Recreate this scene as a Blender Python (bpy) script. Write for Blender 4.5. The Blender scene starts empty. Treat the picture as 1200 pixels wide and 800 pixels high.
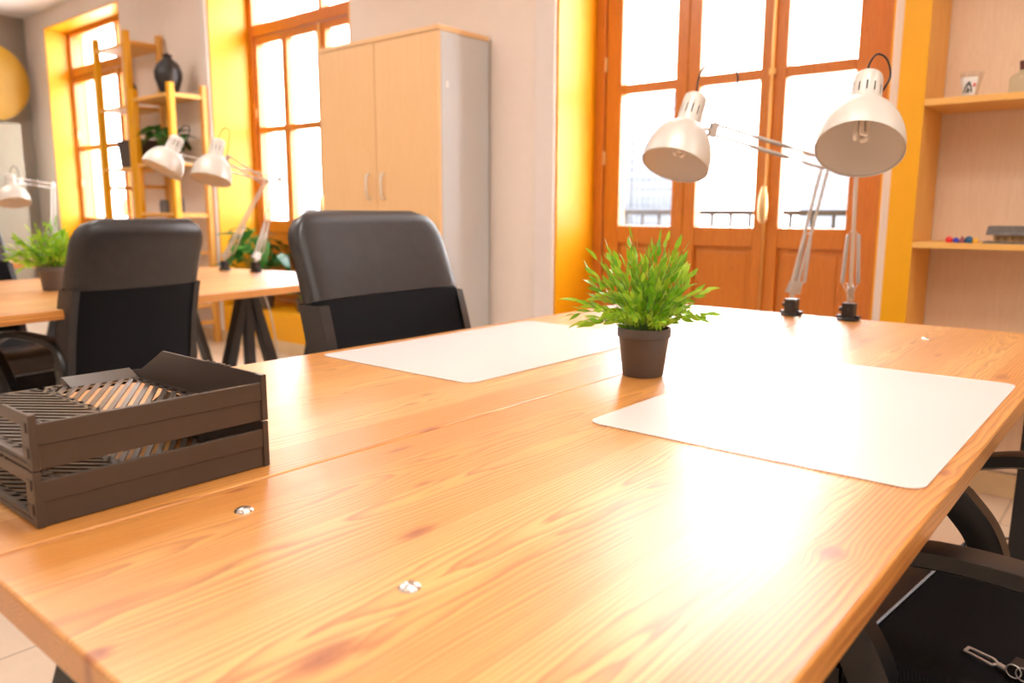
import bpy, bmesh, math, random
from mathutils import Vector, Matrix, Quaternion
C = bpy.context.scene.collection
PI = math.pi
random.seed(7)

# ------------------------------------------------------------------ camera
R = ((0.76852499, -0.10709077, 0.63079387),
     (0.63980925, 0.12297632, -0.75863097),
     (0.00366966, 0.98661461, 0.16302804))
CAM = Vector((0, 0, 1.03))
F = 913.0
def at(px, py, depth):
    """point of the room measured on the photograph (1200x800) at a given distance"""
    v = Vector((px-600, -(py-400), -F)) * (depth/F)
    return CAM + Vector((sum(R[i][k]*v[k] for k in range(3)) for i in range(3)))
cd = bpy.data.cameras.new('camera'); cam = bpy.data.objects.new('camera', cd); C.objects.link(cam)
M = Matrix(R).to_4x4(); M.translation = CAM
cam.matrix_world = M
cd.sensor_width = 36; cd.lens = F/1200*36; cd.clip_start = .02
cd.dof.use_dof = True; cd.dof.focus_distance = 1.08; cd.dof.aperture_fstop = 4.4
bpy.context.scene.camera = cam

# ------------------------------------------------------------------ materials
def newmat(name):
    m = bpy.data.materials.new(name); m.use_nodes = True
    nt = m.node_tree; nt.nodes.clear()
    out = nt.nodes.new('ShaderNodeOutputMaterial')
    b = nt.nodes.new('ShaderNodeBsdfPrincipled')
    nt.links.new(b.outputs[0], out.inputs[0])
    return m, nt, b, out
def setin(b, **k):
    names = dict(col='Base Color', rough='Roughness', metal='Metallic', spec='Specular IOR Level', coat='Coat Weight',
                 coatr='Coat Roughness', trans='Transmission Weight', ior='IOR', sheen='Sheen Weight', sss='Subsurface Weight')
    for a, v in k.items():
        i = b.inputs[names[a]]
        i.default_value = (*v, 1) if isinstance(v, tuple) else v
def math_(nt, op, a, b=None, c=None, clamp=False):
    n = nt.nodes.new('ShaderNodeMath'); n.operation = op; n.use_clamp = clamp
    for i, v in enumerate((a, b, c)):
        if v is None: continue
        if isinstance(v, (int, float)): n.inputs[i].default_value = v
        else: nt.links.new(v, n.inputs[i])
    return n.outputs[0]
def mixc(nt, fac, a, b, mode='MIX'):
    n = nt.nodes.new('ShaderNodeMix'); n.data_type = 'RGBA'; n.blend_type = mode
    for i, v in ((0, fac), (6, a), (7, b)):
        if isinstance(v, (int, float)): n.inputs[i].default_value = v
        elif isinstance(v, tuple): n.inputs[i].default_value = (*v, 1)
        else: nt.links.new(v, n.inputs[i])
    return n.outputs[2]
def coords(nt, scale=(1, 1, 1), kind='Object'):
    t = nt.nodes.new('ShaderNodeTexCoord'); m = nt.nodes.new('ShaderNodeMapping')
    m.inputs['Scale'].default_value = scale
    nt.links.new(t.outputs[kind], m.inputs[0]); return m.outputs[0]
def noise(nt, vec, scale, detail=3, rough=.5, dist=0):
    n = nt.nodes.new('ShaderNodeTexNoise')
    n.inputs['Scale'].default_value = scale; n.inputs['Detail'].default_value = detail
    n.inputs['Roughness'].default_value = rough; n.inputs['Distortion'].default_value = dist
    nt.links.new(vec, n.inputs['Vector']); return n.outputs[0]
def bump(nt, b, h, strength=.3, dist=.002):
    n = nt.nodes.new('ShaderNodeBump'); n.inputs['Strength'].default_value = strength
    n.inputs['Distance'].default_value = dist
    nt.links.new(h, n.inputs['Height']); nt.links.new(n.outputs[0], b.inputs['Normal'])
def plain(name, col, rough=.5, metal=0, var=.06, vscale=12, bmp=0, bscale=200, **k):
    """procedural base: the colour with a faint noise variation and optional fine bump"""
    m, nt, b, o = newmat(name)
    v = coords(nt)
    f = noise(nt, v, vscale, 3)
    dark = tuple(c*(1-var*2) for c in col); lite = tuple(min(1, c*(1+var)) for c in col)
    nt.links.new(mixc(nt, f, dark, lite), b.inputs['Base Color'])
    setin(b, rough=rough, metal=metal, **k)
    if bmp: bump(nt, b, noise(nt, v, bscale, 2), bmp, .001)
    return m
def grainwood(name, c1, c2, rough=.4, axis=2, scale=1.0, coat=0.0, spec=.5):
    m, nt, b, o = newmat(name)
    s = [14*scale]*3; s[axis] = .9*scale
    v = coords(nt, tuple(s))
    n1 = noise(nt, v, 2.2, 5, .6, 1.2)
    w = math_(nt, 'FRACT', math_(nt, 'MULTIPLY', n1, 7))
    w = math_(nt, 'POWER', w, 1.6)
    s2 = [90*scale]*3; s2[axis] = 3*scale
    n2 = noise(nt, coords(nt, tuple(s2)), 2, 2)
    f = math_(nt, 'ADD', math_(nt, 'MULTIPLY', w, .55), math_(nt, 'MULTIPLY', n2, .45))
    nt.links.new(mixc(nt, f, c1, c2), b.inputs['Base Color'])
    setin(b, rough=rough, coat=coat, coatr=.2, spec=spec)
    bump(nt, b, f, .08, .001)
    return m

def pine(name, knots, width=.60):
    """glued pine staves running along object Y: each stave is cut from a virtual log, so the rings give
    straight grain, cathedrals and true end grain; knots bend the grain around them"""
    m, nt, b, o = newmat(name)
    t = nt.nodes.new('ShaderNodeTexCoord'); sx = nt.nodes.new('ShaderNodeSeparateXYZ')
    nt.links.new(t.outputs['Object'], sx.inputs[0])
    X, Y, Z = sx.outputs
    sw = .0925
    sid = math_(nt, 'FLOOR', math_(nt, 'DIVIDE', math_(nt, 'ADD', X, 3.017), sw))
    def rnd(k):
        n = nt.nodes.new('ShaderNodeTexWhiteNoise'); n.noise_dimensions = '1D'
        nt.links.new(math_(nt, 'ADD', math_(nt, 'MULTIPLY', sid, 7.31), k), n.inputs['W']); return n.outputs['Value']
    u = X; kmask = None; halo = None
    for (kx, ky, rx, ry, st) in knots:
        rx *= .72; ry *= .66
        dx = math_(nt, 'SUBTRACT', X, kx); dy = math_(nt, 'SUBTRACT', Y, ky)
        d2 = math_(nt, 'ADD', math_(nt, 'POWER', math_(nt, 'DIVIDE', math_(nt, 'ABSOLUTE', dx), rx), 2),
                   math_(nt, 'POWER', math_(nt, 'DIVIDE', math_(nt, 'ABSOLUTE', dy), ry), 2))
        g = math_(nt, 'EXPONENT', math_(nt, 'MULTIPLY', d2, -.30))
        u = math_(nt, 'SUBTRACT', u, math_(nt, 'MULTIPLY', math_(nt, 'MULTIPLY', dx, g), .8))
        e = math_(nt, 'MULTIPLY', math_(nt, 'EXPONENT', math_(nt, 'MULTIPLY', math_(nt, 'POWER', d2, 1.6), -.8)), st)
        kmask = e if kmask is None else math_(nt, 'MAXIMUM', kmask, e)
        h = math_(nt, 'MULTIPLY', g, st*.35)
        halo = h if halo is None else math_(nt, 'MAXIMUM', halo, h)
    cx = math_(nt, 'MULTIPLY', math_(nt, 'ADD', math_(nt, 'ADD', sid, .5), math_(nt, 'MULTIPLY', math_(nt, 'SUBTRACT', rnd(1), .5), .9)), sw)
    du = math_(nt, 'SUBTRACT', math_(nt, 'ADD', u, 3.017), cx)
    lo = noise(nt, coords(nt, (5, .9, 5)), 2.0, 3, .5)
    lo2 = noise(nt, coords(nt, (30, 1.6, 30)), 1.3, 3, .55)
    wob = math_(nt, 'MULTIPLY', math_(nt, 'SUBTRACT', lo, .5), .034)
    wob2 = math_(nt, 'MULTIPLY', math_(nt, 'SUBTRACT', lo2, .5), .007)
    slope = math_(nt, 'MULTIPLY', math_(nt, 'SUBTRACT', rnd(2), .5), .06)
    z0 = math_(nt, 'ADD', math_(nt, 'MULTIPLY', rnd(3), .055), .02)
    dz = math_(nt, 'ADD', math_(nt, 'ADD', math_(nt, 'SUBTRACT', z0, math_(nt, 'SUBTRACT', .74, Z)), math_(nt, 'MULTIPLY', Y, slope)), wob)
    r = math_(nt, 'SQRT', math_(nt, 'ADD', math_(nt, 'MULTIPLY', du, du), math_(nt, 'MULTIPLY', dz, dz)))
    r = math_(nt, 'ADD', r, wob2)
    ring = math_(nt, 'FRACT', math_(nt, 'MULTIPLY', r, math_(nt, 'ADD', 170, math_(nt, 'MULTIPLY', rnd(9), 170))))
    late = math_(nt, 'POWER', ring, 2.2)
    edge = math_(nt, 'SMOOTH_MIN', late, math_(nt, 'MULTIPLY', math_(nt, 'SUBTRACT', 1, ring), 7), .1)
    late = math_(nt, 'MAXIMUM', edge, 0)
    fine = noise(nt, coords(nt, (420, 9, 420)), 1, 2)
    broad = noise(nt, coords(nt, (16, 1.1, 16)), 1.7, 2)
    light = (0.92, 0.55, 0.19); mid = (0.70, 0.29, 0.055); dark = (0.32, 0.085, 0.009)
    base = mixc(nt, math_(nt, 'MULTIPLY', broad, .6), light, mid)
    tint = rnd(5)
    base = mixc(nt, math_(nt, 'MULTIPLY', tint, .95), base, mid)
    amt = math_(nt, 'ADD', .72, math_(nt, 'MULTIPLY', rnd(6), .28))
    base = mixc(nt, math_(nt, 'MULTIPLY', late, amt), base, dark)
    base = mixc(nt, math_(nt, 'MULTIPLY', math_(nt, 'SUBTRACT', fine, .38), .9, clamp=True), base, dark)
    # thin glue line between staves
    fr = math_(nt, 'FRACT', math_(nt, 'DIVIDE', math_(nt, 'ADD', X, 3.017), sw))
    gl = math_(nt, 'LESS_THAN', fr, .012)
    base = mixc(nt, math_(nt, 'MULTIPLY', gl, .35), base, (.42, .17, .04))
    if kmask is not None:
        base = mixc(nt, halo, base, (.62, .22, .04))
        kn = noise(nt, coords(nt, (1, .45, 1)), 160, 3)
        base = mixc(nt, math_(nt, 'MULTIPLY', kmask, math_(nt, 'ADD', .55, math_(nt, 'MULTIPLY', kn, .7)), clamp=True), base, (.30, .070, .014))
    nt.links.new(base, b.inputs['Base Color'])
    setin(b, rough=.5, spec=.25, coat=1.0, coatr=.33)
    hh = math_(nt, 'ADD', math_(nt, 'MULTIPLY', late, .35), math_(nt, 'MULTIPLY', fine, .9))
    n = nt.nodes.new('ShaderNodeBump'); n.inputs['Strength'].default_value = .22; n.inputs['Distance'].default_value = .0006
    nt.links.new(hh, n.inputs['Height'])
    nt.links.new(n.outputs[0], b.inputs['Normal']); nt.links.new(n.outputs[0], b.inputs['Coat Normal'])
    return m

def glassmat(name, tint=(1, 1, 1), rough=0.0):
    m, nt, b, o = newmat(name); nt.nodes.remove(b)
    tr = nt.nodes.new('ShaderNodeBsdfTransparent'); tr.inputs[0].default_value = (*tint, 1)
    gl = nt.nodes.new('ShaderNodeBsdfGlossy'); gl.inputs['Roughness'].default_value = rough
    fr = nt.nodes.new('ShaderNodeFresnel'); fr.inputs[0].default_value = 1.45
    mx = nt.nodes.new('ShaderNodeMixShader')
    geo = nt.nodes.new('ShaderNodeNewGeometry')
    nt.links.new(math_(nt, 'MULTIPLY', math_(nt, 'MULTIPLY', fr.outputs[0], math_(nt, 'SUBTRACT', 1, geo.outputs['Backfacing'])), .8), mx.inputs[0])
    nt.links.new(tr.outputs[0], mx.inputs[1]); nt.links.new(gl.outputs[0], mx.inputs[2])
    nt.links.new(mx.outputs[0], o.inputs[0]); return m

def frosted(name):
    m, nt, b, o = newmat(name)
    tr = nt.nodes.new('ShaderNodeBsdfTransparent')
    setin(b, col=(.93, .90, .89), rough=.40, spec=.75, coat=.4, coatr=.34)
    bump(nt, b, noise(nt, coords(nt), 900, 2), .12, .0004)
    mx = nt.nodes.new('ShaderNodeMixShader'); mx.inputs[0].default_value = .52
    nt.links.new(tr.outputs[0], mx.inputs[1]); nt.links.new(b.outputs[0], mx.inputs[2])
    nt.links.new(mx.outputs[0], o.inputs[0]); return m

def tiles(name):
    m, nt, b, o = newmat(name)
    v = coords(nt, (1, 1, 1))
    br = nt.nodes.new('ShaderNodeTexBrick'); br.offset = 0; br.squash = 1
    br.inputs['Scale'].default_value = 1; br.inputs['Brick Width'].default_value = .33; br.inputs['Row Height'].default_value = .33
    br.inputs['Mortar Size'].default_value = .004
    br.inputs['Color1'].default_value = (.80, .66, .52, 1); br.inputs['Color2'].default_value = (.74, .58, .44, 1)
    br.inputs['Mortar'].default_value = (.42, .32, .24, 1)
    nt.links.new(v, br.inputs['Vector'])
    n1 = noise(nt, v, 9, 6, .65, .6)
    c = mixc(nt, math_(nt, 'MULTIPLY', n1, .6), br.outputs[0], (.60, .42, .28))
    nt.links.new(c, b.inputs['Base Color']); setin(b, rough=.28, spec=.5); return m

def fabric(name, col, scale=420):
    m, nt, b, o = newmat(name)
    v = coords(nt)
    w = nt.nodes.new('ShaderNodeTexWave'); w.wave_type = 'BANDS'; w.bands_direction = 'DIAGONAL'
    w.inputs['Scale'].default_value = scale/3; w.inputs['Distortion'].default_value = .4
    nt.links.new(v, w.inputs['Vector'])
    n = noise(nt, v, scale, 2)
    f = math_(nt, 'MULTIPLY', w.outputs['Fac'], n)
    nt.links.new(mixc(nt, f, tuple(c*.5 for c in col), tuple(c*1.9 for c in col)), b.inputs['Base Color'])
    setin(b, rough=.9, spec=.15, sheen=.03); bump(nt, b, f, .5, .001); return m

def leafmat(name, c1, c2, c3, rough=.38):
    m, nt, b, o = newmat(name)
    g = nt.nodes.new('ShaderNodeNewGeometry')
    base = mixc(nt, g.outputs['Random Per Island'], c1, c2)
    n = noise(nt, coords(nt), 28, 2)
    base = mixc(nt, math_(nt, 'MULTIPLY', n, .5), base, c3)
    nt.links.new(base, b.inputs['Base Color']); setin(b, rough=rough, spec=.5)
    tl = nt.nodes.new('ShaderNodeBsdfTranslucent'); nt.links.new(base, tl.inputs[0])
    mx = nt.nodes.new('ShaderNodeMixShader'); mx.inputs[0].default_value = .35
    nt.links.new(b.outputs[0], mx.inputs[1]); nt.links.new(tl.outputs[0], mx.inputs[2])
    nt.links.new(mx.outputs[0], o.inputs[0]); return m

m_wall = plain('wall_plaster', (.84, .73, .65), .85, var=.02, bmp=.1, bscale=60)
m_ceil = plain('ceiling_paint', (.84, .82, .80), .9, var=.02)
m_panel = grainwood('whitewashed_panel', (.74, .54, .37), (.82, .64, .47), .6)
m_yellow = plain('yellow_paint', (.80, .365, .001), .42, var=.03)
m_trim = plain('white_trim', (.80, .72, .68), .6, var=.02)
m_tile = tiles('floor_tile')
m_skirt = plain('beige_skirting', (.70, .50, .28), .4, var=.10, vscale=9)
m_door = grainwood('varnished_door_wood', (.50, .15, .014), (.66, .23, .026), .34, 2, 1, .3)
m_brass = plain('brass', (.80, .52, .20), .3, 1)
m_gold = plain('aged_brass_handle', (.75, .55, .28), .35, .7)
m_glass = glassmat('window_glass')
m_bottle = glassmat('bottle_glass', (.93, .96, .94), .02)
m_cup = glassmat('cup_glass', (.96, .96, .96), .05)
m_beech = grainwood('beech_laminate', (.80, .50, .24), (.84, .56, .29), .45, 2, .5, 0)
m_grey = plain('pale_grey_laminate', (.56, .58, .60), .45, var=.01)
m_steel = plain('brushed_steel', (.80, .80, .80), .38, .8)
m_rawpine = grainwood('raw_pine', (.80, .43, .10), (.66, .29, .045), .5, 2, .8)
m_rawpinex = grainwood('raw_pine_shelf', (.84, .48, .14), (.70, .34, .07), .5, 0, .8)
m_leather = plain('black_leather', (.030, .027, .027), .36, var=.2, vscale=30, bmp=.3, bscale=260, spec=.45)
m_fabric = fabric('black_woven_fabric', (.007, .0065, .008))
m_plastic = plain('black_plastic', (.010, .010, .011), .34, var=.1, bmp=.1, bscale=400)
m_piping = plain('grey_piping', (.42, .45, .52), .5)
m_black = plain('black_painted_steel', (.018, .018, .02), .45, var=.1)
m_castiron = plain('black_clamp_metal', (.03, .027, .027), .35, .4)
m_lamp = plain('silver_lacquer', (.62, .575, .52), .42, .2, var=.02)
m_lampin = plain('white_reflector', (.86, .78, .70), .5, var=.02)
m_arm = plain('silver_tube', (.58, .55, .52), .38, .5, var=.02)
m_bulb = plain('bulb_glass', (.92, .88, .82), .25, var=.01)
m_pot = plain('dark_brown_plastic_pot', (.10, .078, .070), .45, var=.1, bmp=.08)
m_soil = plain('dark_soil', (.03, .02, .015), .9, var=.4, vscale=90, bmp=.6, bscale=150)
m_leafA = leafmat('bright_grass_leaf', (.16, .44, .010), (.52, .68, .05), (.11, .34, .015))
m_leafB = leafmat('dark_leaf', (.02, .12, .02), (.05, .22, .03), (.02, .07, .015), .22)
m_stem = plain('green_stem', (.14, .26, .05), .5)
m_tray = plain('dark_brown_plastic_tray', (.066, .046, .035), .30, var=.08, spec=.45)
m_bolt = plain('bolt_steel', (.75, .73, .70), .22, 1)
m_mat = frosted('frosted_desk_mat')
m_facade = plain('pale_facade_render', (.86, .84, .82), .9, var=.03, vscale=.8)
m_facade2 = plain('facade_shutter', (.050, .054, .064), .7)
m_asphalt = plain('street_paving', (.5, .48, .46), .9)
m_iron = plain('railing_iron', (.018, .018, .02), .6, .0)
m_mustard = plain('mustard_lacquer', (.46, .25, .01), .5, var=.03)
m_cream = plain('cream_enamel', (.33, .30, .23), .5, var=.03)
m_vase = plain('black_ceramic', (.015, .015, .018), .35, var=.2)
m_red = plain('red_glaze', (.70, .02, .02), .3); m_blue = plain('blue_glaze', (.03, .04, .50), .3)
m_maroon = plain('dark_red_glaze', (.22, .02, .03), .3); m_teal = plain('teal_glaze', (.01, .10, .22), .3)
m_amber = plain('yellow_glaze', (.85, .45, .03), .35)
m_slate = plain('slate_grey', (.16, .14, .13), .7, var=.3, vscale=60)
m_straw = plain('straw_brown', (.50, .32, .15), .8, var=.3, vscale=80)
m_cork = plain('dark_cork', (.12, .035, .03), .8)
m_ink = plain('black_ink', (.03, .03, .03), .6)
m_lightw = plain('white_porcelain', (.85, .83, .80), .3)
m_cable = plain('black_rubber_cable', (.02, .02, .02), .5)
m_wcable = plain('white_cable', (.85, .83, .80), .5)
m_dark = plain('dark_bottle', (.04, .035, .03), .2)
m_wicker = plain('dark_wicker', (.10, .07, .06), .8, var=.5, vscale=90, bmp=.5)
m_fillpanel = plain('fill_panel_diffuser', (.9, .9, .9), .5)  # diffuser white for the added fill panels

# ------------------------------------------------------------------ mesh helpers
def B(): return bmesh.new()
def link(name, bm, mats, parent=None, smooth=None, bevel=0, loc=None, seg=2):
    me = bpy.data.meshes.new(name)
    bmesh.ops.recalc_face_normals(bm, faces=bm.faces[:])
    bm.to_mesh(me); bm.free()
    if not isinstance(mats, (list, tuple)): mats = [mats]
    for m in mats: me.materials.append(m)
    o = bpy.data.objects.new(name, me); C.objects.link(o)
    if parent: o.parent = parent
    if loc: o.location = loc
    if smooth is not None:
        me.shade_smooth()
        if smooth < 180: me.set_sharp_from_angle(angle=math.radians(smooth))
    if bevel:
        md = o.modifiers.new('bevel', 'BEVEL'); md.width = bevel; md.segments = seg; md.limit_method = 'ANGLE'; md.angle_limit = math.radians(40)
        md.harden_normals = False
    return o
def box(bm, a, b, mat=0, rot=None, pivot=None):
    x0, y0, z0 = a; x1, y1, z1 = b
    vs = [Vector(p) for p in ((x0,y0,z0),(x1,y0,z0),(x1,y1,z0),(x0,y1,z0),(x0,y0,z1),(x1,y0,z1),(x1,y1,z1),(x0,y1,z1))]
    if rot is not None:
        pv = Vector(pivot) if pivot is not None else (Vector(a)+Vector(b))/2
        vs = [pv + rot @ (v-pv) for v in vs]
    vs = [bm.verts.new(v) for v in vs]
    for f in ((3,2,1,0),(4,5,6,7),(0,1,5,4),(1,2,6,5),(2,3,7,6),(3,0,4,7)):
        fc = bm.faces.new([vs[i] for i in f]); fc.material_index = mat
def beam(bm, p, q, w, h, up=(0,0,1), mat=0):
    """rectangular bar from p to q"""
    p = Vector(p); q = Vector(q); d = (q-p).normalized(); u = Vector(up)
    if abs(d.dot(u)) > .98: u = Vector((0,1,0))
    s = d.cross(u).normalized(); t = s.cross(d).normalized()
    r = []
    for c in (p, q):
        r.append([bm.verts.new(c + s*a*w/2 + t*b*h/2) for a, b in ((-1,-1),(1,-1),(1,1),(-1,1))])
    for i in range(4):
        f = bm.faces.new((r[0][i], r[0][(i+1)%4], r[1][(i+1)%4], r[1][i])); f.material_index = mat
    bm.faces.new(r[0][::-1]).material_index = mat; bm.faces.new(r[1]).material_index = mat
def tube(bm, pts, rad, n=10, mat=0, cap=True, flat=None):
    pts = [Vector(p) for p in pts]
    if isinstance(rad, (int, float)): rad = [rad]*len(pts)
    d = (pts[1]-pts[0]).normalized()
    u = d.orthogonal().normalized() if flat is None else Vector(flat)
    rings = []
    for i, p in enumerate(pts):
        if i == 0: dd = pts[1]-pts[0]
        elif i == len(pts)-1: dd = pts[-1]-pts[-2]
        else: dd = (pts[i+1]-pts[i]).normalized() + (pts[i]-pts[i-1]).normalized()
        dd = dd.normalized() if dd.length > 1e-9 else d
        u = (u - dd*u.dot(dd)); u = u.normalized() if u.length > 1e-6 else dd.orthogonal().normalized()
        v = dd.cross(u)
        rings.append([bm.verts.new(p + (u*math.cos(2*PI*k/n) + v*math.sin(2*PI*k/n))*rad[i]) for k in range(n)])
    for a, b in zip(rings, rings[1:]):
        for k in range(n):
            f = bm.faces.new((a[k], a[(k+1)%n], b[(k+1)%n], b[k])); f.material_index = mat
    if cap:
        bm.faces.new(rings[0][::-1]).material_index = mat; bm.faces.new(rings[-1]).material_index = mat
def lathe(bm, prof, n=32, M=None, mat=0, cap0=False, cap1=False, skip=None):
    M = M or Matrix()
    rings = [[bm.verts.new(M @ Vector((r*math.cos(2*PI*k/n), r*math.sin(2*PI*k/n), z))) for k in range(n)] for r, z in prof]
    for i, (a, b) in enumerate(zip(rings, rings[1:])):
        for k in range(n):
            if skip and skip(i, k): continue
            f = bm.faces.new((a[k], a[(k+1)%n], b[(k+1)%n], b[k])); f.material_index = mat
    if cap0: bm.faces.new(rings[0][::-1]).material_index = mat
    if cap1: bm.faces.new(rings[-1]).material_index = mat
def axis(p, q):
    """matrix whose +Z runs from p to q, origin p"""
    p = Vector(p); q = Vector(q)
    m = (q-p).to_track_quat('Z', 'Y').to_matrix().to_4x4(); m.translation = p; return m
def spline(pts, n=6):
    pts = [Vector(p) for p in pts]; out = []
    P = [pts[0]*2-pts[1]] + pts + [pts[-1]*2-pts[-2]]
    for i in range(1, len(P)-2):
        for k in range(n):
            t = k/n; a, b, c, d = P[i-1:i+3]
            out.append(.5*((2*b) + (c-a)*t + (2*a-5*b+4*c-d)*t*t + (3*b-a-3*c+d)*t**3))
    out.append(pts[-1]); return out
def rrect(w, h, r, n=6, top_only=False):
    """rounded rectangle outline centred on 0, counter-clockwise"""
    out = []
    for cx, cy, a0, rr in ((w/2, h/2, 0, 1), (-w/2, h/2, 90, 1), (-w/2, -h/2, 180, 0 if top_only else 1), (w/2, -h/2, 270, 0 if top_only else 1)):
        r_ = r if rr else r*.35
        ox = cx - math.copysign(r_, cx); oy = cy - math.copysign(r_, cy)
        for k in range(n+1):
            a = math.radians(a0 + 90*k/n); out.append((ox + r_*math.cos(a), oy + r_*math.sin(a)))
    return out
def prism(bm, outline, f, mat=0):
    """outline list of (a,b); f(a,b,t) -> point for t = 0,1"""
    A = [bm.verts.new(f(a, b, 0)) for a, b in outline]; D = [bm.verts.new(f(a, b, 1)) for a, b in outline]
    n = len(A)
    bm.faces.new(A[::-1]).material_index = mat; bm.faces.new(D).material_index = mat
    for i in range(n):
        bm.faces.new((A[i], A[(i+1)%n], D[(i+1)%n], D[i])).material_index = mat
def tag(o, label, cat, group=None, kind=None):
    o['label'] = label; o['category'] = cat
    if group: o['group'] = group
    if kind: o['kind'] = kind
    return o
def thing(name, label, cat, loc=(0,0,0), rz=0, group=None):
    o = bpy.data.objects.new(name, None); C.objects.link(o); o.empty_display_size = .05
    o.location = loc; o.rotation_euler = (0, 0, rz); return tag(o, label, cat, group)
def struct(name, bm, mats, label, cat, **k):
    o = link(name, bm, mats, **k); tag(o, label, cat, None, 'structure'); return o
def kids(o): return [c for c in bpy.data.objects if c.parent == o]
def dup(o, parent=None):
    c = o.copy(); C.objects.link(c)
    if parent: c.parent = parent
    for ch in kids(o): dup(ch, c)
    return c
def place(o, loc, rz, label, group=None):
    o.location = loc; o.rotation_euler = (0, 0, rz); o['label'] = label
    if group: o['group'] = group
    return o

# ------------------------------------------------------------------ the room shell
YW = 3.28; YF = 3.62; YO = 3.80; CE = 2.98
XL_, XR_, YB_ = -9.30, 2.60, -3.20
OPEN = [(-8.80, -7.16), (-5.72, -4.05), (-2.44, -.86)]
bm = B(); box(bm, (XL_-.2, YB_-.2, -.12), (XR_+.2, YO, 0)); struct('floor', bm, m_tile, 'beige stone tile floor under the desks', 'floor')
bm = B(); box(bm, (XL_-.2, YB_-.2, CE), (XR_+.2, YO, CE+.15)); struct('ceiling', bm, m_ceil, 'off-white painted ceiling above the far wall', 'ceiling')
bm = B()
xs = [XL_] + [v for o in OPEN for v in o] + [XR_]
for i in range(0, len(xs), 2): box(bm, (xs[i], YW, 0), (xs[i+1], YO, CE))
for a, b in OPEN: box(bm, (a, YW, 2.82), (b, YO, CE))
struct('wall_windows', bm, m_wall, 'beige plaster wall with three deep balcony door openings', 'wall')
bm = B(); box(bm, (XL_-.2, YB_-.2, 0), (XL_, YO, CE)); struct('wall_left', bm, plain('brown_grey_wall', (.36, .32, .28), .85, var=.03), 'brown-grey end wall at the far left of the room', 'wall')
bm = B(); box(bm, (XR_, YB_-.2, 0), (XR_+.2, YO, CE)); struct('wall_right', bm, m_wall, 'beige wall at the right end of the room', 'wall')
bm = B(); box(bm, (XL_, YB_-.2, 0), (XR_, YB_, CE)); struct('wall_back', bm, m_wall, 'beige wall behind the viewer', 'wall')
# yellow linings of the three openings + threshold step
NAMES = ['in the far left opening', 'in the middle opening behind the cabinet', 'in the right opening behind the near desk']
for i, (a, b) in enumerate(OPEN):
    bm = B()
    box(bm, (a, YW-.002, .0), (a+.012, YF+.02, 2.82)); box(bm, (b-.012, YW-.002, 0), (b, YF+.02, 2.82))
    box(bm, (a+.012, YW-.002, 2.808), (b-.012, YF+.02, 2.82))
    struct('trim_%d' % (i+1), bm, m_yellow, 'yellow painted reveal ' + NAMES[i], 'window reveal')
    bm = B(); box(bm, (a+.012, YW-.001, .0), (b-.012, YO, .30))
    struct('trim_%d' % (i+4), bm, m_yellow, 'yellow painted low step ' + NAMES[i], 'step', bevel=.006)
# pale architrave strips
bm = B()
for a, b in ((-2.565, -2.44), (-.86, -.80), (-5.80, -5.72)):
    box(bm, (a, YW-.022, .09), (b, YW, 2.9))
struct('trim_7', bm, m_trim, 'pale pinkish vertical edge strips beside the yellow reveals', 'trim', bevel=.004)
bm = B()
for i in range(0, len(xs), 2): box(bm, (xs[i], YW-.014, 0), (xs[i+1], YW, .09))
for a, b in OPEN: box(bm, (a, YW-.014, 0), (b, YW-.002, .09))
struct('baseboard_windows', bm, m_skirt, 'beige stone skirting along the window wall', 'baseboard', bevel=.003)
bm = B(); box(bm, (XL_, YB_, 0), (XL_+.014, YW-.02, .09)); struct('baseboard_left', bm, m_skirt, 'beige stone skirting along the far left wall', 'baseboard')
bm = B(); box(bm, (-.79, YW-.012, .10), (XR_, YW-.001, 2.95))
struct('trim_8', bm, m_panel, 'tan wood-grain wall panelling behind the right shelves', 'wall panelling')

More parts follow.
